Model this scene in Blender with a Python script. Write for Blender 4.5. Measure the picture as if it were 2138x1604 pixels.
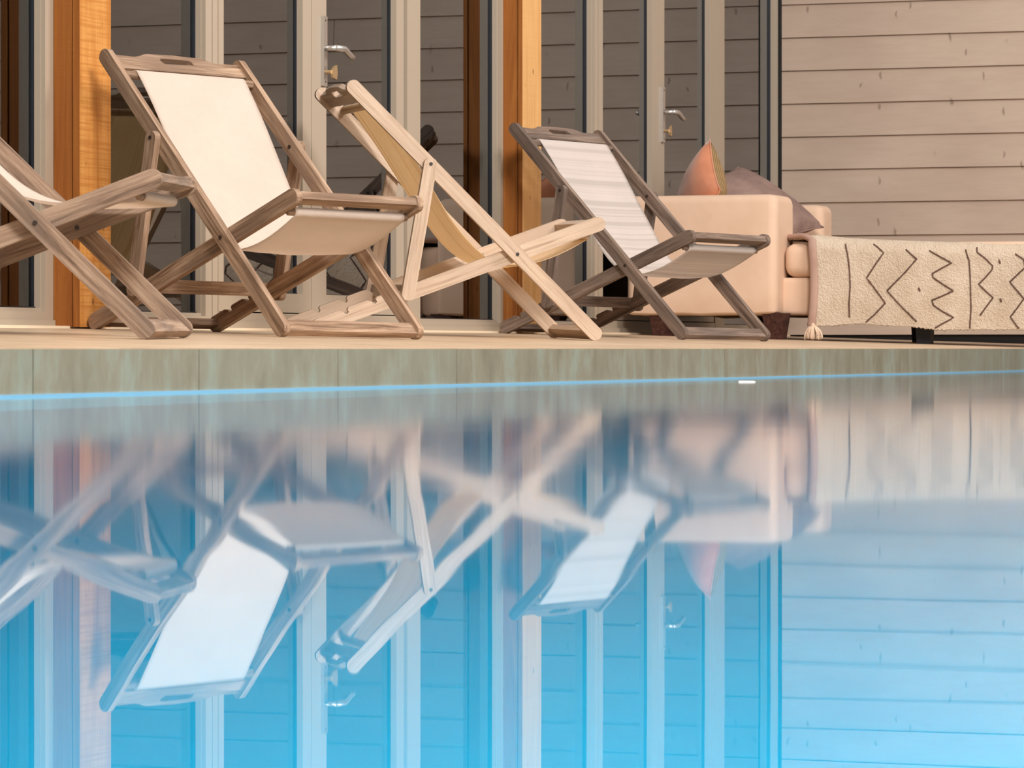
import bpy, bmesh, math, random
from mathutils import Vector, Matrix, noise
random.seed(7)
S = bpy.context.scene
for o in list(bpy.data.objects): bpy.data.objects.remove(o)
COL = S.collection
PI = math.pi

# ------------------------------------------------------------------ camera
# world: X runs along the glass wall away from the camera, Y=0 is the glass wall
# (pool at negative Y), Z=0 is the water level.
TH = 0.351187
cam_d = bpy.data.cameras.new('camera')
cam = bpy.data.objects.new('camera', cam_d); COL.objects.link(cam)
cam.location = (0, -5.357, 0.092)
cam.rotation_euler = (PI/2, 0, TH - PI/2)
cam_d.sensor_width = 36.0
cam_d.lens = 8000/2138*36
cam_d.shift_y = -(802-728)/2138
cam_d.clip_start = 0.02; cam_d.clip_end = 200
cam_d.dof.use_dof = True
cam_d.dof.focus_distance = 12.8
cam_d.dof.aperture_fstop = 15.0
S.camera = cam

# ------------------------------------------------------------------ world, lights, exposure
S.view_settings.view_transform = 'Standard'
S.view_settings.look = 'None'
S.view_settings.exposure = 0.0
S.view_settings.gamma = 1.0
S.view_settings.use_curve_mapping = False
S.cycles.caustics_refractive = False
S.cycles.caustics_reflective = False
W = bpy.data.worlds.new('world'); S.world = W; W.use_nodes = True
bg = W.node_tree.nodes['Background']
bg.inputs[0].default_value = (1.0, 0.935, 0.885, 1); bg.inputs[1].default_value = 0.66

def area(name, loc, target, size, size_y, power, col, spread=180):
    d = bpy.data.lights.new(name, 'AREA'); d.shape = 'RECTANGLE'; d.size = size; d.size_y = size_y
    d.energy = power; d.color = col; d.spread = math.radians(spread)
    o = bpy.data.objects.new(name, d); COL.objects.link(o); o.location = loc
    o.rotation_euler = (Vector(target)-Vector(loc)).to_track_quat('-Z', 'Y').to_euler()
    return o
area('unseen_overhead_light', (5.5, -5.6, 4.8), (12.0, -0.6, 0.3), 2.0, 1.6, 700, (1.0, 0.915, 0.845))
area('unseen_overhead_light.001', (12.0, -5.2, 4.8), (15.5, -0.8, 0.6), 2.0, 1.6, 270, (1.0, 0.905, 0.83))  # added lamp with no visible source, brightens the far siding wall
for i, x in enumerate((-2.2, 1.6, 5.4)):
    area('underwater_light.%03d' % i, (x, -7.85, -0.55), (x+1.5, -4.8, -1.4), 0.9, 0.4, 510, (0.36, 0.92, 0.95), 150)

# ------------------------------------------------------------------ helpers
def lin(r, g, b):
    f = lambda c: (c/255/12.92) if c/255 <= 0.04045 else ((c/255+0.055)/1.055)**2.4
    return (f(r), f(g), f(b), 1)

class Mat:
    def __init__(s, name):
        s.m = bpy.data.materials.new(name); s.m.use_nodes = True
        s.t = s.m.node_tree; s.n = s.t.nodes; s.l = s.t.links
        s.b = s.n['Principled BSDF']; s.out = s.n['Material Output']
    def node(s, t, **kw):
        x = s.n.new(t)
        for k, v in kw.items(): setattr(x, k, v)
        return x
    def link(s, a, b): s.l.new(a, b)
    def coords(s, scale=(1, 1, 1), kind='Object', rot=(0, 0, 0)):
        tc = s.node('ShaderNodeTexCoord'); mp = s.node('ShaderNodeMapping')
        mp.inputs['Scale'].default_value = scale; mp.inputs['Rotation'].default_value = rot
        s.link(tc.outputs[kind], mp.inputs[0]); return mp.outputs[0]
    def world_coords(s, scale=(1, 1, 1)):
        g = s.node('ShaderNodeNewGeometry'); mp = s.node('ShaderNodeMapping')
        mp.inputs['Scale'].default_value = scale
        s.link(g.outputs['Position'], mp.inputs[0]); return mp.outputs[0]
    def noise(s, vec, scale, detail=4, rough=0.6, dist=0.0):
        x = s.node('ShaderNodeTexNoise'); x.inputs['Scale'].default_value = scale
        x.inputs['Detail'].default_value = detail; x.inputs['Roughness'].default_value = rough
        x.inputs['Distortion'].default_value = dist
        s.link(vec, x.inputs['Vector']); return x.outputs[0]
    def ramp(s, fac, stops):
        r = s.node('ShaderNodeValToRGB'); e = r.color_ramp.elements
        while len(e) < len(stops): e.new(0.5)
        for k, (p, c) in enumerate(stops):
            e[k].position = p; e[k].color = c if len(c) == 4 else (*c, 1)
        s.link(fac, r.inputs[0]); return r.outputs[0]
    def mix(s, fac, a, b, mode='MIX'):
        x = s.node('ShaderNodeMix', data_type='RGBA', blend_type=mode)
        for sock, v in ((x.inputs[0], fac), (x.inputs[6], a), (x.inputs[7], b)):
            if hasattr(v, 'is_linked') or isinstance(v, bpy.types.NodeSocket): s.link(v, sock)
            else: sock.default_value = v
        return x.outputs[2]
    def bump(s, h, strength=0.3, dist=0.002):
        x = s.node('ShaderNodeBump'); x.inputs['Strength'].default_value = strength
        x.inputs['Distance'].default_value = dist
        s.link(h, x.inputs['Height']); s.link(x.outputs[0], s.b.inputs['Normal']); return x
    def set(s, col=None, rough=0.6, spec=None, metal=0):
        if col is not None:
            if isinstance(col, bpy.types.NodeSocket): s.link(col, s.b.inputs['Base Color'])
            else: s.b.inputs['Base Color'].default_value = col
        s.b.inputs['Roughness'].default_value = rough; s.b.inputs['Metallic'].default_value = metal
        if spec is not None: s.b.inputs['Specular IOR Level'].default_value = spec
        return s.m

def G(v): return (v, v, v, 1)

def wood(name, dark, mid, light, stain=None, gs=1.0, rough=0.75):
    m = Mat(name)
    oi = m.node('ShaderNodeObjectInfo')
    tc = m.node('ShaderNodeTexCoord'); mp = m.node('ShaderNodeMapping')
    mp.inputs['Scale'].default_value = (3.5*gs, 70*gs, 70*gs)
    va = m.node('ShaderNodeVectorMath', operation='MULTIPLY_ADD')
    cm = m.node('ShaderNodeCombineXYZ')
    for k in range(3): m.link(oi.outputs['Random'], cm.inputs[k])
    m.link(cm.outputs[0], va.inputs[0]); va.inputs[1].default_value = (7, 5, 9)
    m.link(tc.outputs['Object'], va.inputs[2])
    m.link(va.outputs[0], mp.inputs[0])
    g = m.noise(mp.outputs[0], 1.0, 6, 0.7, 0.4)
    c = m.ramp(g, [(0.33, dark), (0.48, mid), (0.66, light)])
    mp2 = m.node('ShaderNodeMapping'); mp2.inputs['Scale'].default_value = (3, 12, 12)
    m.link(va.outputs[0], mp2.inputs[0])
    b = m.noise(mp2.outputs[0], 1.0, 3, 0.5)
    f = m.ramp(b, [(0.42, G(0)), (0.68, G(0.75))])
    if stain: c = m.mix(f, c, stain)
    m.bump(g, 0.35, 0.0015)
    return m.set(c, rough, 0.25)

M = {}
M['teak'] = wood('weathered_teak', lin(92, 74, 60), lin(146, 122, 104), lin(186, 163, 142), lin(112, 98, 88))
M['teak_warm'] = wood('weathered_teak_warm', lin(98, 74, 56), lin(156, 129, 106), lin(198, 172, 148), lin(124, 102, 86))
M['teak_grey'] = wood('weathered_teak_grey', lin(80, 66, 58), lin(124, 106, 94), lin(160, 141, 127), lin(100, 89, 83))
M['beech'] = wood('pale_beech', lin(166, 143, 122), lin(196, 174, 153), lin(210, 191, 171), lin(182, 162, 144), 1.0, 0.6)

def pine(name, dark, mid, light, saw_amt, knot):
    m = Mat(name)
    big = m.noise(m.coords((14, 14, 0.9)), 1.0, 5, 0.65, 0.6)
    c = m.ramp(big, [(0.3, dark), (0.52, mid), (0.75, light)])
    fine = m.noise(m.coords((160, 160, 3)), 1.0, 3, 0.6)
    c = m.mix(m.ramp(fine, [(0.35, G(0.3)), (0.6, G(0.0))]), c, dark)
    saw = m.noise(m.coords((3, 3, 130)), 1.0, 4, 0.7, 0.15)
    c = m.mix(m.ramp(saw, [(0.40, G(saw_amt)), (0.54, G(0.0))]), c, dark)
    vor = m.node('ShaderNodeTexVoronoi'); vor.inputs['Scale'].default_value = 1.0
    m.link(m.coords((11, 11, 5.5)), vor.inputs['Vector'])
    k = m.ramp(vor.outputs['Distance'], [(0.02, G(0.9)), (0.09, G(0))])
    c = m.mix(k, c, knot)
    m.bump(saw, 0.3, 0.002)
    return m.set(c, 0.7, 0.25)
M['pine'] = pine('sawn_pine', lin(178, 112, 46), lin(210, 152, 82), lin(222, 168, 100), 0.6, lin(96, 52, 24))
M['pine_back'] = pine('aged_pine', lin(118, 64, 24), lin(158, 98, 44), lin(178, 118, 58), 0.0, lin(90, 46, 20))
M['pine_pale'] = pine('honey_pine', lin(208, 154, 90), lin(226, 178, 118), lin(232, 190, 134), 0.15, lin(110, 62, 34))

def plain(name, col, rough=0.6, metal=0, spec=None):
    return Mat(name).set(col, rough, spec, metal)
M['frame'] = plain('painted_frame', lin(176, 163, 146), 0.4)
M['frame_dark'] = plain('frame_seam', lin(52, 44, 40), 0.7)
M['gasket'] = plain('black_gasket', lin(22, 22, 30), 0.5)
M['metal'] = plain('brushed_metal', lin(205, 200, 196), 0.32, 0.9)
M['brass'] = plain('dull_brass', lin(196, 168, 128), 0.4, 0.7)
M['bolt'] = plain('dark_bolt', lin(58, 46, 40), 0.5, 0.3)
M['dark_wood'] = wood('dark_stained_wood', lin(44, 26, 22), lin(66, 40, 34), lin(86, 56, 48), None, 0.8, 0.45)
M['black_foot'] = plain('black_plastic', lin(24, 22, 28), 0.5)
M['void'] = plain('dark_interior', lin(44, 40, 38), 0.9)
M['flashing'] = plain('black_flashing', lin(18, 15, 14), 0.8)
M['white'] = plain('plain_white', lin(250, 250, 250), 0.3)
M['sill'] = plain('pale_foot_strip', lin(232, 216, 190), 0.6)  # cream colour of the strip at the foot of the glazing

# glass pane: thin, Fresnel-reflecting, otherwise clear
def glass():
    m = Mat('window_glass')
    fr = m.node('ShaderNodeFresnel'); fr.inputs[0].default_value = 1.5
    mu = m.node('ShaderNodeMath', operation='MULTIPLY'); mu.inputs[1].default_value = 1.7; mu.use_clamp = True
    m.link(fr.outputs[0], mu.inputs[0])
    t = m.node('ShaderNodeBsdfTransparent'); t.inputs[0].default_value = (0.62, 0.62, 0.64, 1)
    g = m.node('ShaderNodeBsdfGlossy'); g.inputs['Roughness'].default_value = 0.0
    g.inputs[0].default_value = (0.92, 0.96, 1.0, 1)
    mx = m.node('ShaderNodeMixShader')
    m.link(mu.outputs[0], mx.inputs[0]); m.link(t.outputs[0], mx.inputs[1]); m.link(g.outputs[0], mx.inputs[2])
    m.link(mx.outputs[0], m.out.inputs[0]); return m.m
M['glass'] = glass()

def water():
    m = Mat('pool_water')
    b = m.b
    b.inputs['Base Color'].default_value = (1, 1, 1, 1)
    b.inputs['Transmission Weight'].default_value = 1.0
    b.inputs['IOR'].default_value = 1.333
    g = m.node('ShaderNodeNewGeometry'); sx = m.node('ShaderNodeSeparateXYZ')
    m.link(g.outputs['Position'], sx.inputs[0])
    mr = m.node('ShaderNodeMapRange'); mr.clamp = True      # calm water in the open, small ripples towards the far edge
    mr.inputs[1].default_value = 1.0; mr.inputs[2].default_value = 3.0
    mr.inputs[3].default_value = 0.004; mr.inputs[4].default_value = 0.050
    m.link(sx.outputs[0], mr.inputs[0]); m.link(mr.outputs[0], b.inputs['Roughness'])
    n = m.noise(m.world_coords((1, 1, 1)), 3.2, 1, 0.4)
    x = m.bump(n, 0.06, 0.003)
    return m.m
M['water'] = water()

def siding():
    m = Mat('painted_siding')
    oi = m.node('ShaderNodeObjectInfo')
    n = m.noise(m.world_coords((1, 7, 60)), 1.0, 5, 0.6)
    big = m.noise(m.world_coords((2, 1.3, 3)), 1.0, 3, 0.5)
    c = m.ramp(big, [(0.35, lin(190, 171, 156)), (0.65, lin(203, 185, 169))])
    c = m.mix(m.ramp(n, [(0.35, G(0.14)), (0.6, G(0))]), c, lin(160, 138, 120))
    w = m.node('ShaderNodeTexVoronoi', feature='F1'); w.inputs['Scale'].default_value = 1.0
    warp = m.noise(m.world_coords((1, 9, 9)), 1.0, 2, 0.5)
    va = m.node('ShaderNodeVectorMath', operation='MULTIPLY_ADD'); m.link(warp, va.inputs[0])
    va.inputs[1].default_value = (0, 0.9, 0.5); m.link(m.world_coords((0.5, 11, 4.2)), va.inputs[2])
    w.voronoi_dimensions = '2D'; s1 = m.node('ShaderNodeSeparateXYZ'); s2 = m.node('ShaderNodeCombineXYZ')
    m.link(va.outputs[0], s1.inputs[0]); m.link(s1.outputs[1], s2.inputs[0]); m.link(s1.outputs[2], s2.inputs[1])
    m.link(s2.outputs[0], w.inputs['Vector'])
    mark = m.ramp(w.outputs['Distance'], [(0.04, G(0.55)), (0.10, G(0))])
    sel = m.node('ShaderNodeSeparateColor'); m.link(w.outputs['Color'], sel.inputs[0])
    gate = m.ramp(sel.outputs[0], [(0.70, G(0)), (0.80, G(1))])
    mk = m.mix(1.0, mark, gate, 'MULTIPLY')
    c = m.mix(mk, c, lin(112, 90, 78))
    m.bump(n, 0.25, 0.002)
    return m.set(c, 0.7, 0.2)
M['siding'] = siding()

def stone(name, a, b_, c_, sc, rough, streak=(1, 1, 1), bump=0.2):
    m = Mat(name)
    oi = m.node('ShaderNodeObjectInfo')
    n = m.noise(m.world_coords(streak), sc, 6, 0.62, 0.3)
    c = m.ramp(n, [(0.3, a), (0.5, b_), (0.7, c_)])
    f = m.noise(m.world_coords((1, 1, 1)), sc*9, 3, 0.6)
    c = m.mix(m.ramp(f, [(0.35, G(0.3)), (0.55, G(0))]), c, a)
    r = m.ramp(oi.outputs['Random'], [(0, G(0.0)), (1, G(0.22))])
    c = m.mix(r, c, c_)
    m.bump(n, bump, 0.003)
    return m.set(c, rough)
M['slab'] = stone('travertine_slab', lin(178, 152, 124), lin(200, 175, 146), lin(214, 190, 162), 5.0, 0.36, (1, 1, 1), 0.05)
M['pool_tile'] = stone('green_slate_tile', lin(126, 121, 102), lin(143, 139, 120), lin(152, 164, 152), 1.0, 0.45, (13, 13, 5), 0.3)
M['waterline'] = plain('painted_edge_glow', lin(128, 190, 228), 0.35)
M['joint'] = plain('pale_grout', lin(150, 170, 168), 0.8)
M['pool_blue'] = stone('blue_pool_lining', (0.015, 0.50, 0.80, 1), (0.02, 0.56, 0.86, 1), (0.02, 0.60, 0.90, 1), 2.0, 0.6)

def fabric(name, col, col2, sc=500, bump=0.3, rough=0.9, sheen=0.0, dist=0.001):
    m = Mat(name)
    n = m.noise(m.coords((1, 1, 1)), sc, 2, 0.6)
    big = m.noise(m.coords((1, 1, 1)), 9, 3, 0.6)
    c = m.mix(m.ramp(big, [(0.35, G(0.0)), (0.7, G(1))]), col, col2)
    m.bump(n, bump, dist)
    mm = m.set(c, rough, 0.15)
    m.b.inputs['Sheen Weight'].default_value = sheen
    return mm
M['sofa'] = fabric('cream_upholstery', lin(226, 197, 174), lin(220, 190, 165))
M['throw'] = fabric('cream_pile', lin(222, 206, 187), lin(206, 188, 166), 170, 1.0, dist=0.006)
M['binding'] = fabric('mauve_binding', lin(188, 158, 144), lin(172, 142, 130), 300, 0.4)
M['cord'] = fabric('brown_pattern_yarn', lin(112, 86, 76), lin(96, 74, 66), 300, 0.5)
M['tassel'] = fabric('cream_tassel_yarn', lin(240, 218, 196), lin(226, 200, 176), 400, 0.4)
M['velvet'] = fabric('orange_velvet', lin(218, 144, 108), lin(204, 130, 94), 60, 0.2, 0.85, 0.4)
M['boucle'] = fabric('mauve_boucle', lin(160, 136, 126), lin(138, 114, 108), 150, 1.0, dist=0.006)
def rib():
    m = Mat('olive_ribbed_cloth')
    w = m.node('ShaderNodeTexWave', wave_type='BANDS', bands_direction='Z'); w.inputs['Scale'].default_value = 32
    m.link(m.coords((1, 1, 1)), w.inputs['Vector'])
    c = m.ramp(w.outputs['Fac'], [(0.2, lin(128, 100, 66)), (0.8, lin(178, 150, 108))])
    m.bump(w.outputs['Fac'], 0.6, 0.003); return m.set(c, 0.85, 0.2)
M['rib'] = rib()

def sling_mat(name, base, dark, mode):
    m = Mat(name)
    tc = m.node('ShaderNodeTexCoord'); sp = m.node('ShaderNodeSeparateXYZ')
    m.link(tc.outputs['UV'], sp.inputs[0])
    def band(axis, sc, lo, hi, amt, seed):
        cx = m.node('ShaderNodeCombineXYZ'); m.link(sp.outputs[axis], cx.inputs[0]); cx.inputs[1].default_value = seed
        n = m.noise(cx.outputs[0], sc, 3, 0.7); return m.ramp(n, [(lo, G(0)), (hi, G(amt))])
    c = base
    if mode == 'cross': c = m.mix(band(1, 22, 0.5, 0.56, 0.75, 3.1), c, dark)
    if mode == 'cross': c = m.mix(band(1, 95, 0.5, 0.6, 0.4, 8.1), c, dark)
    if mode == 'long': c = m.mix(band(0, 40, 0.5, 0.58, 0.55, 1.7), c, dark)
    big = m.noise(tc.outputs['UV'], 5, 5, 0.6)
    c = m.mix(m.ramp(big, [(0.4, G(0)), (0.75, G(0.25))]), c, dark)
    weave = m.noise(tc.outputs['UV'], 420, 2, 0.6)
    wr = m.noise(tc.outputs['UV'], 34, 5, 0.62, 0.8)
    ad = m.node('ShaderNodeMath', operation='MULTIPLY_ADD'); ad.inputs[1].default_value = 0.12
    m.link(weave, ad.inputs[0]); m.link(wr, ad.inputs[2])
    bp = m.bump(ad.outputs[0], 0.7 if mode == 'plain' else 0.25, 0.006)
    m.set(c, 0.9, 0.1)
    tr = m.node('ShaderNodeBsdfTranslucent'); mx = m.node('ShaderNodeMixShader'); mx.inputs[0].default_value = 0.5
    if isinstance(c, bpy.types.NodeSocket): m.link(c, tr.inputs[0])
    m.link(m.b.outputs[0], mx.inputs[1]); m.link(tr.outputs[0], mx.inputs[2]); m.link(mx.outputs[0], m.out.inputs[0])
    return m.m
M['canvas'] = sling_mat('cream_canvas', lin(243, 233, 223), lin(222, 208, 197), 'plain')
M['canvas_tan'] = sling_mat('tan_canvas', lin(250, 232, 202), lin(232, 202, 160), 'long')
M['canvas_stripe'] = sling_mat('striped_canvas', lin(244, 237, 233), lin(224, 217, 212), 'cross')

# --- mesh helpers
def link(name, bm, mat, parent=None, smooth=False, bevel=0, segs=2, limit=0.6):
    if bevel:
        ed = [e for e in bm.edges if len(e.link_faces) == 2 and e.calc_face_angle(0) > limit]
        bmesh.ops.bevel(bm, geom=ed, offset=bevel, segments=segs, affect='EDGES', profile=0.5, clamp_overlap=True)
    bmesh.ops.recalc_face_normals(bm, faces=bm.faces)
    me = bpy.data.meshes.new(name); bm.to_mesh(me); bm.free()
    for mm in (mat if isinstance(mat, (list, tuple)) else [mat]): me.materials.append(mm)
    for p in me.polygons: p.use_smooth = smooth
    o = bpy.data.objects.new(name, me); COL.objects.link(o)
    if parent: o.parent = parent
    return o
def box(bm, x0, x1, y0, y1, z0, z1):
    vs = [bm.verts.new((x, y, z)) for x in (x0, x1) for y in (y0, y1) for z in (z0, z1)]
    for f in ((0,1,3,2),(4,6,7,5),(0,4,5,1),(2,3,7,6),(0,2,6,4),(1,5,7,3)): bm.faces.new([vs[i] for i in f])
    return vs
def boxo(name, dims, mat, parent=None, bevel=0, segs=1):
    bm = bmesh.new(); box(bm, *dims); return link(name, bm, mat, parent, False, bevel, segs)
def prism(bm, outline, t, y0=None):
    """outline of (x,z) points extruded in y, centred"""
    y0 = -t/2 if y0 is None else y0
    a = [bm.verts.new((x, y0, z)) for x, z in outline]; b = [bm.verts.new((x, y0+t, z)) for x, z in outline]
    bm.faces.new(a); bm.faces.new(list(reversed(b))); n = len(a)
    for i in range(n): bm.faces.new((a[i], b[i], b[(i+1) % n], a[(i+1) % n]))
def tube(bm, pts, r, n=8, cap=True):
    rings = []
    pts = [Vector(p) for p in pts]; up = Vector((0.13, 0.21, 0.97)).normalized()
    for i, p in enumerate(pts):
        d = (pts[min(i+1, len(pts)-1)]-pts[max(i-1, 0)]).normalized()
        s = d.cross(up)
        if s.length < 0.05: s = d.cross(Vector((1, 0, 0)))
        s.normalize(); t = s.cross(d)
        rr = r[i] if isinstance(r, (list, tuple)) else r
        rings.append([bm.verts.new(p+rr*(math.cos(2*PI*k/n)*s+math.sin(2*PI*k/n)*t)) for k in range(n)])
    for a, b in zip(rings, rings[1:]):
        for k in range(n): bm.faces.new((a[k], a[(k+1) % n], b[(k+1) % n], b[k]))
    if cap: bm.faces.new(list(reversed(rings[0]))); bm.faces.new(rings[-1])
def empty(name, loc=(0, 0, 0)):
    o = bpy.data.objects.new(name, None); COL.objects.link(o); o.location = loc; o.empty_display_size = 0.1; return o
def tag(o, label, cat, group=None):
    o['label'] = label; o['category'] = cat
    if group: o['group'] = group
    return o
def struct(o, label=None, cat=None):
    o['kind'] = 'structure'
    if label: o['label'] = label
    if cat: o['category'] = cat
    return o

EDGE = -1.97; SL = 0.032
def deckz(Y): return 0.092 + SL*(Y-EDGE)

# ------------------------------------------------------------------ deck (drains gently to the pool), pool edge, pool
floor = struct(empty('floor', (12, -1, 0.12)), 'pale travertine paved terrace between glass wall and pool', 'floor')
def child(o, p):
    o.parent = p; o.matrix_parent_inverse = Matrix.Translation(-Vector(p.location)); return o
PX = 0.756; X0 = 6.577
def slab(x0, x1, y0, y1, top, thick, mat, name, par, ztop=None):
    bm = bmesh.new()
    vs = box(bm, x0, x1, y0, y1, 0, 1)
    for v in vs:
        t = top(v.co.y)
        v.co.z = t if v.co.z > 0.5 else t-thick
    return child(link(name, bm, mat, None, False, 0.0025, 1), par)
rows = [(EDGE+0.0205, EDGE+0.33), (EDGE+0.333, EDGE+1.15), (EDGE+1.153, 0.0)]
for r, (ya, yb) in enumerate(rows):
    off = 0 if r != 1 else PX/2
    k = -3
    while X0+PX*k+off < 18.5:
        xa = X0+PX*k+off; xb = min(xa+PX-0.003, 18.54)
        slab(xa, xb, ya, yb, deckz, 0.03, M['slab'], 'paver', floor); k += 1
bm = bmesh.new()
vs = box(bm, 3.8, 18.54, EDGE+0.02, 0.1, 0, 1)
for v in vs: v.co.z = deckz(v.co.y)-0.031 if v.co.z > 0.5 else -0.2
child(link('paving_bed', bm, M['joint']), floor)
# far and near surrounds of the pool (flat)
for nm, d in (('terrace_end', (18.0, 22, -10, EDGE-0.02, -0.3, 0.088)), ('terrace_near_side', (-6, 22, -14, -8.0, -0.3, 0.088)),
              ('terrace_start', (-6, -3.0, -8.0, 4.0, -0.3, 0.088)), ('terrace_beside_start', (-3.0, 3.8, EDGE+0.02, 4.0, -0.3, 0.088))):
    struct(boxo(nm, d, M['slab']), None, None)

pw = struct(empty('wall_pool_edge', (10, EDGE, 0.04)), 'band of grey-green stone tiles between deck and water', 'wall')
for k in range(-12, 15):
    xa = X0+PX*k
    tl = boxo('tile', (xa+0.002, xa+PX-0.002, EDGE, EDGE+0.02, -0.05, 0.0912), M['pool_tile'], None, 0.0015)
    child(tl, pw)
child(boxo('grout_bed', (-3, 18.0, EDGE+0.006, EDGE+0.03, -0.05, 0.06), M['joint']), pw)
child(boxo('waterline_glow_strip', (-3, 18.0, EDGE-0.004, EDGE+0.001, -0.012, 0.0045), M['waterline']), pw)  # added strip: glow of underwater light on the edge put into its pale blue
sh = struct(empty('pool_shell', (8, -5, -1.4)), 'blue pool basin under the water', 'pool')
for nm, d in (('pool_floor', (-3, 18, -8, EDGE+0.02, -1.5, -1.4)), ('pool_wall', (-3, 18, EDGE, EDGE+0.02, -1.4, -0.05)),
              ('pool_wall', (-3, 18, -8.02, -8.0, -1.4, 0.08)), ('pool_wall', (-3.02, -3, -8, EDGE, -1.4, 0.08)), ('pool_wall', (18, 18.02, -8, EDGE, -1.4, 0.08))):
    child(boxo(nm, d, M['pool_blue']), sh)
bm = bmesh.new()
bm.faces.new([bm.verts.new(p) for p in ((-3, -8, 0), (18, -8, 0), (18, EDGE, 0), (-3, EDGE, 0))])
wt = link('pool_water', bm, M['water']); wt['kind'] = 'stuff'; tag(wt, 'still blue pool water mirroring the terrace', 'water')

# ------------------------------------------------------------------ lap-sided wall
sx = 18.547
ws = struct(empty('wall_right', (sx, -2, 1)), 'grey-brown painted lap siding wall behind the chaise', 'wall')
for k in range(0, 19):
    z0 = 0.161+0.1657*k; z1 = z0+0.178
    ends = [0.0]
    y = -(2.36 if k == 9 else random.choice((3.1, 4.6, 5.2, 3.8)))
    while y > -9: ends.append(y); y -= random.choice((3.6, 4.2, 4.8))
    ends.append(-9.0)
    for a, b in zip(ends, ends[1:]):
        bm = bmesh.new()
        n = max(2, int((a-b)/0.35)); A = []
        for i in range(n+1):
            yy = a-0.0015+(b-a+0.003)*i/n
            w = noise.noise(Vector((yy*1.7, k*3.1, 0.5)))*0.0016
            A.append([bm.verts.new(c) for c in ((sx-0.020, yy, z0+w), (sx-0.004, yy, z1), (sx+0.003, yy, z1), (sx, yy, z0+w))])
        for p, q in zip(A, A[1:]):
            for j in range(4): bm.faces.new((p[j], p[(j+1) % 4], q[(j+1) % 4], q[j]))
        bm.faces.new(A[0]); bm.faces.new(list(reversed(A[-1])))
        child(link('siding_board', bm, M['siding'], None, False), ws)
child(boxo('backing', (sx+0.004, sx+0.15, -9, 0.0, 0.16, 3.4), M['void']), ws)
child(boxo('base_flashing', (sx+0.0, sx+0.12, -9, 0.0, 0.03, 0.165), M['flashing']), ws)

# ------------------------------------------------------------------ dark room behind the glass
room = struct(empty('wall_back', (12, 4, 1)), 'dark interior seen faintly through the glass', 'wall')
for nm, d in (('room_wall', (4, 18.6, 4.5, 4.6, 0, 2.9)), ('room_wall', (3.9, 4, 0.1, 4.6, 0, 2.9)), ('room_wall', (18.56, 18.66, 0.1, 4.6, 0, 2.9)),
              ('room_floor', (4, 18.6, 0.1, 4.6, 0.05, 0.15)), ('room_ceiling', (4, 18.6, 0.1, 4.6, 2.75, 2.9))):
    child(boxo(nm, d, M['void']), room)
struct(boxo('trim_1', (3.9, 18.54, -0.02, 0.12, 2.62, 3.3), M['frame'], None, 0.005), 'painted header above the glazing', 'trim')
struct(boxo('trim_2', (3.9, 18.53, -0.055, 0.0, 0.14, 0.1615), M['sill'], None, 0.002), 'pale strip along the foot of the glazing', 'trim')

ZT = 2.62
def post(xa, xb, dep, groove, label, mf='pine'):
    e = tag(empty('timber_post', (xa, -dep/2, 0.157)), label, 'post', None)
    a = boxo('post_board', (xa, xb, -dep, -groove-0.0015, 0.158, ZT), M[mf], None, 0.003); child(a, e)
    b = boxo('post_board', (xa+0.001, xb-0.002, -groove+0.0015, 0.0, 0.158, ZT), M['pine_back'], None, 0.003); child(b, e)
    c = boxo('post_board', (xa-0.003, xa-0.0005, -dep+0.001, -groove-0.0025, 0.158, ZT), M['pine_back']); child(c, e)  # added dark strip: shade on the front board's side put into colour
    return e
post(10.539, 10.752, 0.090, 0.064, 'orange sawn timber post behind the canvas of the cream deck chair')
post(14.520, 14.742, 0.083, 0.062, 'honey timber post between the beech chair and the striped chair', 'pine_pale')

def glazed(par, x0, x1, z0, z1, fr, gy=0.045, top=None, name='pane', xr=0.0):
    """gasket ring and pane filling x0..x1, z0..z1 at depth gy"""
    bm = bmesh.new(); g = 0.016
    box(bm, x0-0.004, x1+0.004, gy-0.013, gy+0.02, z0-0.004, z0+0.004)
    box(bm, x0-0.004, x1+0.004, gy-0.013, gy+0.02, z1-0.004, z1+0.004)
    box(bm, x0-0.004, x0+0.004, gy-0.007, gy+0.02, z0, z1)
    box(bm, x1-0.002, x1+0.006, gy-0.009, gy+0.02, z0, z1)
    child(link('gasket', bm, M['gasket']), par)
    bm = bmesh.new(); box(bm, x0, x1, gy, gy+0.006, z0, z1)
    child(link('glass_pane', bm, M['glass']), par)
def ring(bm, x0, x1, z0, z1, l, r, b, t, ya, yb):
    box(bm, x0, x0+l, ya, yb, z0, z1); box(bm, x1-r, x1, ya, yb, z0, z1)
    box(bm, x0+l, x1-r, ya, yb, z0, z0+b); box(bm, x0+l, x1-r, ya, yb, z1-t, z1)

def window(nm, x0, x1, l, r, zb, label, bead=0.012):
    e = struct(empty(nm, (x0, 0.04, 0.16)), label, 'window')
    bm = bmesh.new(); ring(bm, x0, x1, 0.157, ZT, l, r, zb-0.157, 0.06, 0.0, 0.085)
    child(link('window_frame', bm, M['frame'], None, False, 0.0015, 1), e)
    bm = bmesh.new(); ring(bm, x0+l-0.001, x1-r+0.001, zb-0.001, ZT-0.05, 0.004, 0.004, bead, 0.01, 0.016, 0.05)
    child(link('glazing_bead', bm, M['frame'], None, False, 0.001, 1), e)
    # outer step of the sill member
    child(boxo('sill_step', (x0+0.002, x1-0.002, -0.008, 0.0, 0.157, 0.157+0.022), M['frame'], None, 0.001), e)
    glazed(e, x0+l+0.003, x1-r-0.003, zb+bead-0.001, ZT-0.06, None)
    return e
window('window_6', 3.95, 8.598, 0.07, 0.055, 0.205, 'wide window further left along the glass wall, outside the frame')
window('window_1', 8.60, 10.538, 0.07, 0.055, 0.205, 'tall window left of the first timber post')
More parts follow.
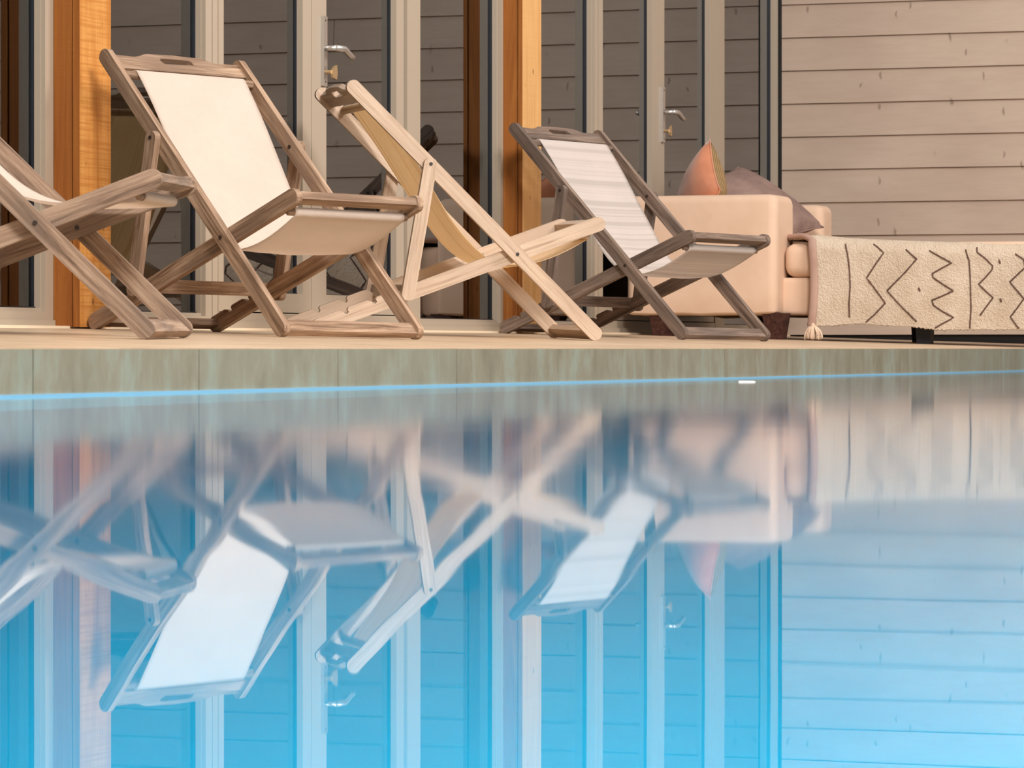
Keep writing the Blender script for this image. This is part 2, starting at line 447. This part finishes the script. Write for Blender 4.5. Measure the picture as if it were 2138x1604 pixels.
window('window_2', 10.753, 11.70, 0.05, 0.050, 0.200, 'tall narrow window right of the first timber post')
window('window_3', 13.47, 14.519, 0.135, 0.030, 0.196, 'tall window left of the second timber post')
window('window_4', 14.743, 15.70, 0.05, 0.040, 0.196, 'tall narrow window right of the second timber post')
window('window_5', 17.43, 18.535, 0.150, 0.045, 0.196, 'tall window beside the siding wall')
# seam strips (multi-step mullions)
def mull(nm, parts, label):
    e = struct(empty(nm, (parts[0][0], 0.0, 0.16)), label, 'trim')
    for x0, x1, y, m in parts:
        child(boxo('mullion_strip', (x0, x1, y, 0.085, 0.157, ZT), M[m], None, 0.001 if m == 'frame' else 0), e)
struct(boxo('trim_6', (18.50, 18.526, -0.012, 0.0, 0.157, ZT), M['flashing']), 'added black strip for the corner shadow line beside the siding', 'trim')  # black strip added here, the corner's shadow line put into its colour
mull('trim_3', [(11.7005, 11.706, 0.008, 'frame_dark'), (11.7065, 11.745, 0.0, 'frame'), (11.7455, 11.752, -0.005, 'frame')], 'stepped beige mullion left of the first glazed door')
mull('trim_4', [(13.448, 13.459, 0.02, 'frame_dark')], 'dark seam right of the first glazed door')
mull('trim_5', [(15.7005, 15.706, 0.008, 'frame_dark'), (15.7065, 15.733, -0.003, 'frame')], 'stepped beige mullion left of the second glazed door')

def door(nm, leaves, sill, label, handle, lz):
    e = struct(empty(nm, (leaves[0][0], 0.04, 0.16)), label, 'door')
    x0 = leaves[0][0]; x1 = leaves[-1][1]
    child(boxo('threshold', (x0, x1, 0.0, 0.085, 0.157, sill-0.004), M['frame'], None, 0.002), e)
    child(boxo('threshold_step', (x0, x1, -0.010, 0.0, 0.157, 0.183), M['frame'], None, 0.001), e)
    for i, (a, b, l, r) in enumerate(leaves):
        lf = empty('door_leaf', (a, 0.03, sill)); child(lf, e)
        bm = bmesh.new(); ring(bm, a+0.002, b-0.002, sill, ZT, l, r, lz-sill, 0.08, 0.004, 0.07)
        o = link('leaf_frame', bm, M['frame'], None, False, 0.0015, 1)
        o.parent = lf; o.matrix_parent_inverse = (Matrix.Translation(Vector(e.location)*0)@Matrix.Translation(lf.location)).inverted() if False else Matrix.Translation(-Vector(lf.location))
        for o2, mk in (('glass_pane', 'glass'),):
            pass
        bm = bmesh.new(); ga, gb = a+l+0.002, b-r-0.002; gy = 0.034
        box(bm, ga, gb, gy, gy+0.006, lz, ZT-0.08)
        o = link('glass_pane', bm, M['glass']); o.parent = lf; o.matrix_parent_inverse = Matrix.Translation(-Vector(lf.location))
        bm = bmesh.new(); box(bm, ga-0.003, gb, gy-0.01, gy+0.02, lz-0.002, lz+0.003); box(bm, ga-0.003, ga+0.002, gy-0.01, gy+0.02, lz, ZT-0.08); box(bm, gb-0.002, gb+0.003, gy-0.007, gy+0.02, lz, ZT-0.08)
        o = link('gasket', bm, M['gasket']); o.parent = lf; o.matrix_parent_inverse = Matrix.Translation(-Vector(lf.location))
    child(boxo('leaf_seam', (leaves[0][1]-0.002, leaves[0][1]+0.002, 0.02, 0.06, sill, ZT), M['frame_dark']), e)
    # handle: back plate, lever and key turn
    hx, hz, tw = handle
    pl = boxo('door_handle', (hx-0.016, hx+0.016, -0.008, 0.004, hz-0.135, hz+0.115), M['metal'], None, 0.003, 2); child(pl, e)
    pl['label'] = 'brushed metal back plate with lever and key turn'
    bm = bmesh.new()
    tube(bm, [(hx, -0.006, hz), (hx, -0.05, hz)], 0.010, 12)
    tube(bm, [(hx-0.004, -0.05, hz), (hx+0.05, -0.055, hz), (hx+0.06, -0.056, hz), (hx+0.11, -0.058, hz-0.020), (hx+0.135, -0.058, hz-0.026)], [0.0115, 0.0115, 0.0115, 0.0105, 0.0095], 12)
    o = link('lever', bm, M['metal'], None, True); o.parent = pl
    bm = bmesh.new(); kz = hz-0.085
    tube(bm, [(hx, -0.006, kz), (hx, -0.03, kz)], 0.007, 10)
    prof = [(-0.006, -0.006), (0.0, -0.02), (0.022, -0.024), (0.026, 0.0), (0.022, 0.026), (0.006, 0.018), (-0.004, 0.006)]
    pts = [(hx+0.006+px*tw*1.5, kz+pz*1.05) for px, pz in prof]
    a = [bm.verts.new((x, -0.036, z)) for x, z in pts]; b = [bm.verts.new((x, -0.028, z)) for x, z in pts]
    bm.faces.new(a); bm.faces.new(list(reversed(b)))
    for i in range(len(a)): bm.faces.new((a[i], b[i], b[(i+1) % len(a)], a[(i+1) % len(a)]))
    o = link('key_turn', bm, M['brass'], None, False, 0.002, 2); o.parent = pl
    for dz in (0.1, -0.12):
        bm = bmesh.new(); tube(bm, [(hx, -0.0085, hz+dz), (hx, -0.006, hz+dz)], 0.004, 8)
        o = link('screw', bm, M['bolt']); o.parent = pl
    return e
# (leaf x0, x1, left stile, right stile)
door('door_1', [(11.753, 12.556, 0.05, 0.075), (12.557, 13.446, 0.135, 0.075)], 0.218, 'first double glazed door, behind the beech deck chair', (12.660, 1.168, 1.0), 0.285)
door('door_2', [(15.734, 16.56, 0.045, 0.09), (16.561, 17.425, 0.09, 0.075)], 0.218, 'second double glazed door, behind the striped deck chair', (16.615, 1.168, 0.6), 0.285)

# ------------------------------------------------------------------ deck chairs
SLA = math.atan(SL)
def chair(yaw, X, Y, al, LA, LB, wA, pa, pb, qa, nb, wood_m, cloth, label, slab_label=None, notches=(0.09, 0.18, 0.27), belly=0.088):
    T = 0.024; R0 = 0.024; t = 0.022
    a = math.radians(al); h = pa*LA*math.sin(a); be = math.asin(h/(pb*LB))
    V2 = lambda x, z: Vector((x, z))
    Rr = V2(0, R0); P = Rr+pb*LB*V2(math.cos(be), math.sin(be)); Sf = Rr+LB*V2(math.cos(be), math.sin(be))
    Fo = P+pa*LA*V2(math.cos(a), -math.sin(a)); To = Fo+LA*V2(-math.cos(a), math.sin(a))
    Q = Fo+qa*(To-Fo); N = Rr+nb*(Sf-Rr); off = P.x
    e = empty('deck_chair'); e.matrix_world = Matrix.Translation((X, Y, deckz(Y)))@Matrix.Rotation(SLA, 4, 'X')@Matrix.Rotation(math.radians(yaw), 4, 'Z')
    tag(e, label, 'chair', 'folding wooden deck chairs on the terrace')
    wm = M[wood_m]
    def put(o, p, dirv, y=0.0):
        """local x along dirv in the side plane; origin p"""
        ang = math.atan2(dirv.y, dirv.x)
        o.parent = e; o.matrix_local = Matrix.Translation((p.x-off, y, p.y))@Matrix.Rotation(-ang, 4, 'Y')
    def stad(L, w, notch=()):
        r = w/2; pts = []
        for i in range(9):
            an = -PI/2+PI*i/8; pts.append((L+r*math.cos(an)*0.92, r*math.sin(an)))
        for s in sorted(notch, reverse=True):
            c = s*L
            pts += [(c+0.012, r), (c+0.006, r-0.006), (c+0.008, r-0.014), (c+0.002, r-0.019), (c-0.006, r-0.017), (c-0.010, r-0.008), (c-0.024, r)]
        for i in range(9):
            an = PI/2+PI*i/8; pts.append((r*math.cos(an)*0.92, r*math.sin(an)))
        return pts
    def rail(name, p, q, w, y, notch=()):
        bm = bmesh.new(); prism(bm, stad((q-p).length, w, notch), t)
        o = link(name, bm, wm, None, False, 0.0022, 2, 0.9); put(o, p, q-p, y); return o
    def bolt(par, s, side, L):
        bm = bmesh.new()
        tube(bm, [(s*L, side*(t/2-0.001), 0), (s*L, side*(t/2+0.0025), 0)], 0.006, 10)
        o = link('bolt', bm, M['bolt'], None, False); o.parent = par
    for s in (1, -1):
        ra = rail('back_rail', Fo, To, 0.048, s*wA/2); bolt(ra, pa, s, LA); bolt(ra, qa, -s, LA)
        rb = rail('seat_rail', Rr, Sf, 0.050, s*(wA/2-T), notches); bolt(rb, pb, -s, LB)
        rc = rail('prop_rail', N, Q, 0.045, s*(wA/2+T)); bolt(rc, 1.0, s, (Q-N).length)
    def cross(name, c, dirv, L, w, th, r=0.004, mat=None):
        """bar running across the chair: w along dirv, th perpendicular to it"""
        bm = bmesh.new(); box(bm, -L/2, L/2, -w/2, w/2, -th/2, th/2)
        o = link(name, bm, mat or wm, None, False, r, 2)
        d = dirv.normalized(); xa = Vector((0, 1, 0)); ya = Vector((d.x, 0, d.y)); za = xa.cross(ya)
        m = Matrix((xa, ya, za)).transposed().to_4x4()
        o.parent = e; o.matrix_local = Matrix.Translation((c.x-off, 0, c.y))@m; return o
    dA = (To-Fo).normalized(); dB = (Sf-Rr).normalized(); dC = (Q-N).normalized()
    nA = V2(dA.y, -dA.x)      # front/up side of back frame
    nB = V2(-dB.y, dB.x)
    wAi = wA-t; wBi = wA-2*T-t
    cross('front_floor_bar', Fo+dA*0.004, dA, wAi+0.004, 0.044, 0.022)
    cross('rear_floor_bar', Rr+dB*0.002, dB, wBi+0.004, 0.034, 0.022)
    cross('seat_front_bar', Sf-dB*0.004, dB, wBi+0.004, 0.042, 0.024, 0.006)
    cross('prop_bar', N+dC*0.012, dC, wA+0.03, 0.040, 0.018)
    # headboard with raised middle and hand slot; built in (across, along) plane
    bm = bmesh.new(); hw = wAi/2+0.002
    lo = -0.058
    top = [(-hw, 0.0), (-hw+0.02, 0.0), (-hw*0.64, 0.000), (-hw*0.55, 0.005), (-hw*0.46, 0.015), (-hw*0.40, 0.018), (0, 0.022), (hw*0.40, 0.018), (hw*0.46, 0.015), (hw*0.55, 0.005), (hw*0.64, 0.0), (hw-0.02, 0.0), (hw, 0.0)]
    sl = []; sw = 0.064; sh = 0.0125; sc = -0.010
    for i in range(8): an = -PI/2+PI*i/7; sl.append((sw-sh+sh*math.cos(an), sc+sh*math.sin(an)))
    for i in range(8): an = PI/2+PI*i/7; sl.append((-sw+sh+sh*math.cos(an), sc+sh*math.sin(an)))
    outer = top + [(hw, lo), (-hw, lo)]
    tt = 0.02
    def layer(y): return [bm.verts.new((p[0], p[1], y)) for p in outer], [bm.verts.new((p[0], p[1], y)) for p in sl]
    L0, L1 = layer(-tt/2), layer(tt/2)
    for (o_, i_) in (L0, L1):
        eds = []
        for lst in (o_, i_):
            for q in range(len(lst)):
                eds.append(bm.edges.new((lst[q], lst[(q+1) % len(lst)])))
        bmesh.ops.triangle_fill(bm, edges=eds, use_beauty=True)
    for lst0, lst1 in ((L0[0], L1[0]), (L0[1], L1[1])):
        for q in range(len(lst0)): bm.faces.new((lst0[q], lst0[(q+1) % len(lst0)], lst1[(q+1) % len(lst0)], lst1[q]))
    o = link('head_board', bm, wm, None, False, 0.002, 1, 1.0)
    xa = Vector((0, 1, 0)); ya = Vector((dA.x, 0, dA.y)); m = Matrix((xa, ya, xa.cross(ya))).transposed().to_4x4()
    o.parent = e; o.matrix_local = Matrix.Translation((To.x-off, 0, To.y))@m
    # dowels
    hd = To-dA*0.094+nA*0.012; sd = Sf-dB*0.048-nB*0.026
    def dowel(name, c, L, r, mat=None):
        bm = bmesh.new(); tube(bm, [(-L/2, 0, 0), (-L/2+0.003, 0, 0), (L/2-0.003, 0, 0), (L/2, 0, 0)], [r*0.8, r, r, r*0.8], 14)
        o = link(name, bm, mat or wm, None, True, 0); o.parent = e
        o.matrix_local = Matrix.Translation((c.x-off, 0, c.y))@Matrix.Rotation(PI/2, 4, 'Z'); return o
    dowel('head_dowel', hd, wAi-0.001, 0.013)
    dowel('seat_dowel', sd, wBi+0.012, 0.011)
    # sling: hem round the head dowel, long hanging belly, hem round the seat dowel
    path = []
    r1 = 0.0155; r2 = 0.0135
    a0 = math.atan2(nA.y, nA.x)
    for i in range(9):
        an = a0+PI*0.95-PI*0.95*i/8+0.0; path.append(hd+r1*V2(math.cos(an), math.sin(an)))
    p0 = path[-1]; p3 = sd-nB*r2
    span = (p3-p0)
    p1 = p0-dA*0.50-nA*0.05+V2(0, -0.02); p2 = V2(P.x-0.155, belly)
    for i in range(1, 34):
        u = i/34; path.append(p0*(1-u)**3+3*p1*u*(1-u)**2+3*p2*u*u*(1-u)+p3*u**3)
    ab = math.atan2(-nB.y, -nB.x)
    for i in range(9):
        an = ab+PI*1.0*i/8; path.append(sd+r2*V2(math.cos(an), math.sin(an)))
    for mv in range(2): pass
    bm = bmesh.new(); uvl = bm.loops.layers.uv.new('uv'); rowsv = []; s = 0; NC = 22
    w0 = wBi-0.030
    for i, p in enumerate(path):
        if i: s += (p-path[i-1]).length
        f = min(1, max(0, (i-8)/(len(path)-17)))
        w = w0*(1.0-0.035*math.sin(PI*min(1, f*1.25)))
        row = []
        for k in range(NC+1):
            v = k/NC; yy = (v-0.5)*w
            sag = 0.010*math.sin(PI*f)*(1-(2*v-1)**2)
            crease = 0.0016*noise.noise(Vector((v*5, s*5, yaw)))*math.sin(PI*f)
            edgec = 0.004*math.sin(PI*f)*(abs(2*v-1)**8)*math.sin(s*24+k)
            dz = -(sag)+crease*2+edgec*0.3
            nx = path[min(i+1, len(path)-1)]-path[max(i-1, 0)]; nx = V2(-nx.y, nx.x).normalized()
            q = p+nx*(-dz if nx.y < 0 else dz)
            row.append((bm.verts.new((q.x-off, yy, q.y)), v*w, s))
        rowsv.append(row)
    for r_, q_ in zip(rowsv, rowsv[1:]):
        for k in range(NC):
            vs = (r_[k], r_[k+1], q_[k+1], q_[k]); fc = bm.faces.new([v[0] for v in vs])
            for lp, v in zip(fc.loops, vs): lp[uvl].uv = (v[1], v[2])
    o = link('sling', bm, M[cloth], None, True); o.parent = e
    md = o.modifiers.new('cloth', 'SOLIDIFY'); md.thickness = 0.0022; md.offset = 0
    return e

TKN = dict(LA=1.1692, LB=0.9759, wA=0.5325, pa=0.3238, pb=0.6856, qa=0.6894)
chair(-115.02, 10.5448, -0.780, 43.80, nb=0.2643, wood_m='teak_warm', cloth='canvas', label='weathered wooden deck chair with plain cream-white canvas, second from the left', **TKN)
chair(-55.82, 12.3685, -0.7644, 42.90, LA=1.1768, LB=1.0255, wA=0.5352, pa=0.3259, pb=0.6996, qa=0.6902, nb=0.3044, wood_m='beech', cloth='canvas_tan', label='pale beech deck chair with tan canvas, turned away, seen from behind', notches=(0.10, 0.20, 0.30))
chair(-109.55, 14.3306, -0.7518, 42.49, nb=0.2722, wood_m='teak_grey', cloth='canvas_stripe', label='grey weathered deck chair with striped white canvas, in front of second timber post', **TKN)
chair(-75.02, 8.7053, -0.9371, 42.25, nb=0.27, wood_m='teak', cloth='canvas', belly=0.30, label='weathered deck chair cut off by the left edge, only its seat end showing', **TKN)

# ------------------------------------------------------------------ chaise
ch = tag(empty('chaise', (16.6, -0.9, deckz(-0.9))), 'cream upholstered chaise with square arms beside the siding wall', 'sofa')
def rbox(name, d, mat, r, par, segs=4, puff=0.0):
    bm = bmesh.new(); box(bm, *d)
    bmesh.ops.bevel(bm, geom=list(bm.edges), offset=r, segments=segs, affect='EDGES', profile=0.5)
    if puff:
        bmesh.ops.subdivide_edges(bm, edges=[e for e in bm.edges if e.calc_length() > 0.12], cuts=6, use_grid_fill=True)
        cx, cy, cz = (d[0]+d[1])/2, (d[2]+d[3])/2, (d[4]+d[5])/2
        for v in bm.verts:
            fx = (v.co.x-cx)/(d[1]-d[0])*2; fy = (v.co.y-cy)/(d[3]-d[2])*2; fz = (v.co.z-cz)/(d[5]-d[4])*2
            b = puff
            if abs(fz) > 0.95: v.co.z += math.copysign(b*(1-fx*fx)*(1-fy*fy), fz)
            if abs(fx) > 0.97: v.co.x += math.copysign(b*0.6*(1-fz*fz), fx)
    o = link(name, bm, mat, None, True); child(o, par); return o
def arm(x0, x1, yf=-0.742, nm='arm'):
    # square arm with rounded top corners and softly ragged lower hem
    bm = bmesh.new(); box(bm, x0, x1, yf, -0.06, 0.232, 0.759)
    bmesh.ops.bevel(bm, geom=list(bm.edges), offset=0.038, segments=5, affect='EDGES', profile=0.5)
    bmesh.ops.subdivide_edges(bm, edges=[e for e in bm.edges if e.calc_length() > 0.1], cuts=7, use_grid_fill=True)
    for v in bm.verts:
        if v.co.z < 0.3:
            v.co.z = 0.237+(v.co.z-0.232)*0.35+0.006*noise.noise(Vector((v.co.x*9, v.co.y*9, 1)))
        v.co.x += 0.004*noise.noise(Vector((v.co.x*3, v.co.y*5, v.co.z*5)))
    o = link(nm, bm, M['sofa'], None, True); child(o, ch); return o
arm(15.90, 16.20); arm(17.16, 17.36, -0.60)
rbox('backrest', (16.19, 17.17, -0.21, -0.09, 0.24, 0.64), M['sofa'], 0.04, ch)
rbox('seat_base', (16.02, 17.34, -1.90, -0.29, 0.237, 0.40), M['sofa'], 0.02, ch)
rbox('seat_cushion', (16.005, 17.33, -1.91, -0.745, 0.402, 0.548), M['sofa'], 0.045, ch, 5, 0.008)
rbox('seat_cushion', (16.205, 17.155, -0.75, -0.31, 0.402, 0.548), M['sofa'], 0.045, ch, 5, 0.008)
def foot(x, y, mat, w0=0.05, w1=0.035, ztop=0.245, lab=None):
    bm = bmesh.new(); vs = box(bm, x-w0, x+w0, y-w0, y+w0, 0, 1)
    for v in vs:
        if v.co.z > 0.5: v.co.z = ztop
        else:
            v.co.x = x+(v.co.x-x)*w1/w0; v.co.y = y+(v.co.y-y)*w1/w0; v.co.z = deckz(v.co.y)
    o = link('leg', bm, mat, None, False, 0.002, 1); child(o, ch)
    if lab: o['label'] = lab
foot(15.97, -0.21, M['dark_wood']); foot(15.97, -0.725, M['dark_wood'])
foot(17.30, -0.30, M['dark_wood'])
foot(16.10, -1.352, M['black_foot'], 0.036, 0.030, 0.245, 'black tapered foot'); foot(17.25, -1.04, M['black_foot'], 0.034, 0.028, 0.245, 'black tapered foot')

# ------------------------------------------------------------------ throw on the chaise
th = tag(empty('throw_blanket', (16.0, -1.4, 0.3)), 'cream woolly throw with brown zigzag pattern and a tassel, over the chaise', 'blanket')
FX = 15.968
def interp(tab, x):
    tab = sorted(tab)
    if x <= tab[0][0]: return tab[0][1]
    for (a, b), (c, d) in zip(tab, tab[1:]):
        if x <= c: return b+(d-b)*(x-a)/(c-a)
    return tab[-1][1]
TOPZ = [(-0.70, 0.578), (-0.90, 0.583), (-1.02, 0.570), (-1.23, 0.557), (-1.44, 0.549), (-1.65, 0.541), (-1.95, 0.533)]
BOTZ = [(-0.88, 0.190), (-0.98, 0.190), (-1.02, 0.196), (-1.10, 0.199), (-1.18, 0.192), (-1.33, 0.184), (-1.44, 0.172), (-1.6, 0.173), (-1.8, 0.171), (-1.95, 0.171)]
NS, NY = 250, 300
rnd = 0.065
def throw_pt(s01, yv, n_off=0.0):
    """s01: 0 hem .. 1 inner end of the top; returns point and outward normal"""
    zt = interp(TOPZ, yv); zb = interp(BOTZ, yv)
    vert = zt-rnd-zb; arc = PI/2*rnd; flat = 1.0
    tot = vert+arc+flat; s = s01*tot
    if s < vert: p = Vector((FX, yv, zb+s)); n = Vector((-1, 0, 0))
    elif s < vert+arc:
        an = (s-vert)/rnd; p = Vector((FX+rnd-rnd*math.cos(an), yv, zt-rnd+rnd*math.sin(an))); n = Vector((-math.cos(an), 0, math.sin(an)))
    else: p = Vector((FX+rnd+s-vert-arc, yv, zt)); n = Vector((0, 0, 1))
    p.x += 0.006*math.sin(yv*11+1)*max(0, 1-max(0, s-vert-arc)/0.1)
    return p+n*n_off, n
def lefty(s):      # left edge: straight down the side, sweeping behind the arm on top
    if s < 0.26: return -0.885-0.012*math.sin(s*12)
    return -0.885+0.17*min(1, (s-0.26)/0.10)
bm = bmesh.new(); R = []
svals = [0.40*i/210 for i in range(211)]+[0.40+0.6*(i+1)/40 for i in range(40)]
for s in svals:
    ly = lefty(s); row = []
    for j in range(NY+1):
        yv = ly+(-1.925-ly)*j/NY
        p, n = throw_pt(s, yv)
        q = Vector((p.x*150, p.y*150, p.z*150))
        d = 0.0022*noise.noise(q*1.1)+0.0014*noise.noise(q*2.1)
        if s < 0.012: p.z += 0.004*noise.noise(Vector((yv*110, 3, 1)))
        row.append(bm.verts.new(p+n*d))
    R.append(row)
for a, b in zip(R, R[1:]):
    for k in range(NY): bm.faces.new((a[k], a[k+1], b[k+1], b[k]))
o = link('woven_pile', bm, M['throw'], None, True); child(o, th)
md = o.modifiers.new('thick', 'SOLIDIFY'); md.thickness = 0.014; md.offset = 1 if False else -1
# binding along the left end
bm = bmesh.new(); R = []
for i in range(90):
    s = 0.42*i/89; ly = lefty(s); row = []
    for k, (dy, dn) in enumerate(((0.016, -0.010), (0.020, 0.0), (0.014, 0.009), (0.0, 0.011), (-0.012, 0.010), (-0.018, 0.005))):
        wob = 0.0015*noise.noise(Vector((i*0.5, k, 0)))
        p, n = throw_pt(s, ly+dy+wob, dn)
        row.append(bm.verts.new(p))
    R.append(row)
for a, b in zip(R, R[1:]):
    for k in range(5): bm.faces.new((a[k], a[k+1], b[k+1], b[k]))
o = link('binding', bm, M['binding'], None, True); child(o, th); o['label'] = 'mauve binding along the end'
md = o.modifiers.new('thick', 'SOLIDIFY'); md.thickness = 0.003
# pattern lines: pixel-measured polylines turned into (Y, Z) on the hanging side
def yz(px, py):
    Y = FX*math.tan(TH-math.atan((px-1069)/8000))-5.357
    d = FX*math.cos(TH)+(Y+5.357)*math.sin(TH)
    return Y, 0.092+(728-py)/8000*d
def c3(pts): return [yz(1640+x/4.293, 400+y/4.293) for x, y in pts]
LINES = [[(530, 470), (555, 560), (572, 700), (578, 850), (568, 1000), (572, 1140)],
         [(780, 470), (830, 505), (880, 548), (800, 660), (725, 775), (800, 870), (895, 1000), (800, 1100), (710, 1180)],
         [(1080, 520), (1180, 605), (1080, 720), (910, 890), (1050, 1040), (1190, 1175)],
         [(1290, 530), (1400, 590), (1490, 640), (1400, 690), (1320, 735), (1325, 770), (1420, 835), (1505, 890), (1400, 940), (1315, 975), (1330, 1020), (1410, 1075), (1510, 1130), (1400, 1190), (1335, 1230)],
         [(1610, 520), (1645, 620), (1655, 760), (1658, 900), (1662, 1050), (1650, 1240)],
         [(1705, 500), (1715, 545), (1790, 600), (1855, 665), (1850, 700), (1790, 770), (1730, 830), (1790, 890), (1860, 950), (1800, 1030), (1735, 1120)],
         [(2060, 560), (2138, 610), (2150, 680), (2010, 810), (2138, 960), (2080, 1040), (2015, 1125), (2100, 1240)]]
for L in LINES:
    q = c3(L); bm = bmesh.new(); pts = []
    for (a, b), (c, d) in zip(q, q[1:]):
        n = max(2, int(math.hypot(c-a, d-b)/0.006))
        for i in range(n):
            u = i/n; Y = a+(c-a)*u; Z = b+(d-b)*u
            zt = interp(TOPZ, Y); x = FX-0.002+0.006*math.sin(Y*11+1)
            if Z > zt-rnd:
                cc = min(1, (Z-(zt-rnd))/rnd); x = FX+rnd-rnd*math.sqrt(max(0, 1-cc*cc))+0.006*math.sin(Y*11+1)-0.0015
            pts.append((x, Y, Z+0.0012*noise.noise(Vector((len(pts)*0.9, a*9, 0)))))
    tube(bm, pts, [0.0034+0.0013*noise.noise(Vector((i*0.7, q[0][0]*5, 2))) for i in range(len(pts))], 6)
    o = link('pattern_line', bm, M['cord'], None, True); child(o, th)
for x, y in ((1204, 878), (1918, 628), (1928, 975)):
    Y, Z = yz(1640+x/4.293, 400+y/4.293); bm = bmesh.new()
    xx = FX+0.006*math.sin(Y*11+1)-0.002
    tube(bm, [(xx, Y+0.003, Z+0.008), (xx, Y, Z), (xx, Y-0.003, Z-0.008)], [0.003, 0.0045, 0.003], 6)
    o = link('pattern_dot', bm, M['cord'], None, True); child(o, th)
# tassel
bm = bmesh.new(); kx, ky, kz = FX-0.006, -0.892, 0.195
tube(bm, [(kx, ky, kz+0.012), (kx, ky, kz+0.006), (kx, ky, kz-0.004), (kx, ky, kz-0.010)], [0.003, 0.009, 0.011, 0.008], 10)
for i in range(34):
    an = 2*PI*i/34+random.uniform(-.1, .1); rr = random.uniform(0.6, 1.0)
    ex = 0.036*rr*math.cos(an)*0.8; ey = 0.043*rr*math.sin(an); zb_ = deckz(ky+ey)+0.0035+random.uniform(0, 0.006)
    pts = []
    for k in range(7):
        u = k/6; f = math.sin(u*PI/2)**0.9
        pts.append((kx+0.006*math.cos(an)*(1-u)+ex*f, ky+0.006*math.sin(an)*(1-u)+ey*f, kz-0.004+(zb_-kz+0.004)*(u**1.25)+0.001*math.sin(k*2+i)))
    tube(bm, pts, 0.0026, 5)
o = link('tassel', bm, M['tassel'], None, True); child(o, th); o['label'] = 'cream yarn tassel'

# ------------------------------------------------------------------ cushions
def cushion(name, loc, rot, w, h, t, m_front, m_back, label, cat='cushion'):
    e = empty(name, loc); e.rotation_euler = rot; tag(e, label, cat)
    N = 26
    for side, mk, pn in ((1, m_front, 'front_panel'), (-1, m_back, 'back_panel')):
        bm = bmesh.new(); g = []
        for i in range(N+1):
            row = []
            for j in range(N+1):
                a = 2*i/N-1; b = 2*j/N-1
                pin = 1-0.10*(1-b*b)*abs(a)**3; pin2 = 1-0.10*(1-a*a)*abs(b)**3
                x = a*w/2*pin; y = b*h/2*pin2
                z = side*t/2*max(0, (1-a*a)*(1-b*b))**0.42
                z += 0.006*noise.noise(Vector((a*2.2+loc[0], b*2.2, side)))*(1-a*a)*(1-b*b)
                row.append(bm.verts.new((x, y, z)))
            g.append(row)
        for p, q in zip(g, g[1:]):
            for k in range(N): bm.faces.new((p[k], p[k+1], q[k+1], q[k]))
        o = link(pn, bm, M[mk], None, True); o.parent = e
    bm = bmesh.new(); pts = []
    for (sx_, sy_, ex_, ey_) in ((-1, -1, 1, -1), (1, -1, 1, 1), (1, 1, -1, 1), (-1, 1, -1, -1)):
        for k in range(14):
            u = k/14; a = sx_+(ex_-sx_)*u; b = sy_+(ey_-sy_)*u
            pts.append((a*w/2*(1-0.10*(1-b*b)*abs(a)**3), b*h/2*(1-0.10*(1-a*a)*abs(b)**3), 0))
    pts.append(pts[0]); tube(bm, pts, 0.0035, 6, False)
    o = link('seam', bm, M[m_front], None, True); o.parent = e
    return e
def facing(n, up, roll):
    z = Vector(n).normalized(); y = Vector(up); y = (y-z*y.dot(z)).normalized(); x = y.cross(z)
    return (Matrix((x, y, z)).transposed()@Matrix.Rotation(math.radians(roll), 3, 'Z')).to_euler()
cushion('cushion', (16.40, -0.245, 0.738), facing((-0.52, 0.82, 0.2), (0.1, 0.2, 1), 44), 0.43, 0.43, 0.20, 'velvet', 'rib', 'orange velvet cushion with olive ribbed back, standing behind the chaise arm')
cushion('cushion', (16.84, -0.39, 0.745), facing((-0.25, -0.55, 0.80), (0, 0.8, 0.6), 0), 0.48, 0.50, 0.17, 'boucle', 'boucle', 'mauve boucle cushion leaning between the chaise arms')

# ------------------------------------------------------------------ small white sliver lying on the water
bm = bmesh.new(); prism(bm, [(-0.024, 0.0), (-0.020, -0.002), (0.022, -0.002), (0.025, 0.001), (0.018, 0.0025), (-0.02, 0.0025)], 0.012)
o = link('float', bm, M['white'], None, False, 0.0005, 1)
o.location = (10.09, -2.346, 0.0015); o.rotation_euler = (0, 0, TH-PI/2)
tag(o, 'tiny white strip at the water surface by the pool edge below the chaise', 'float')
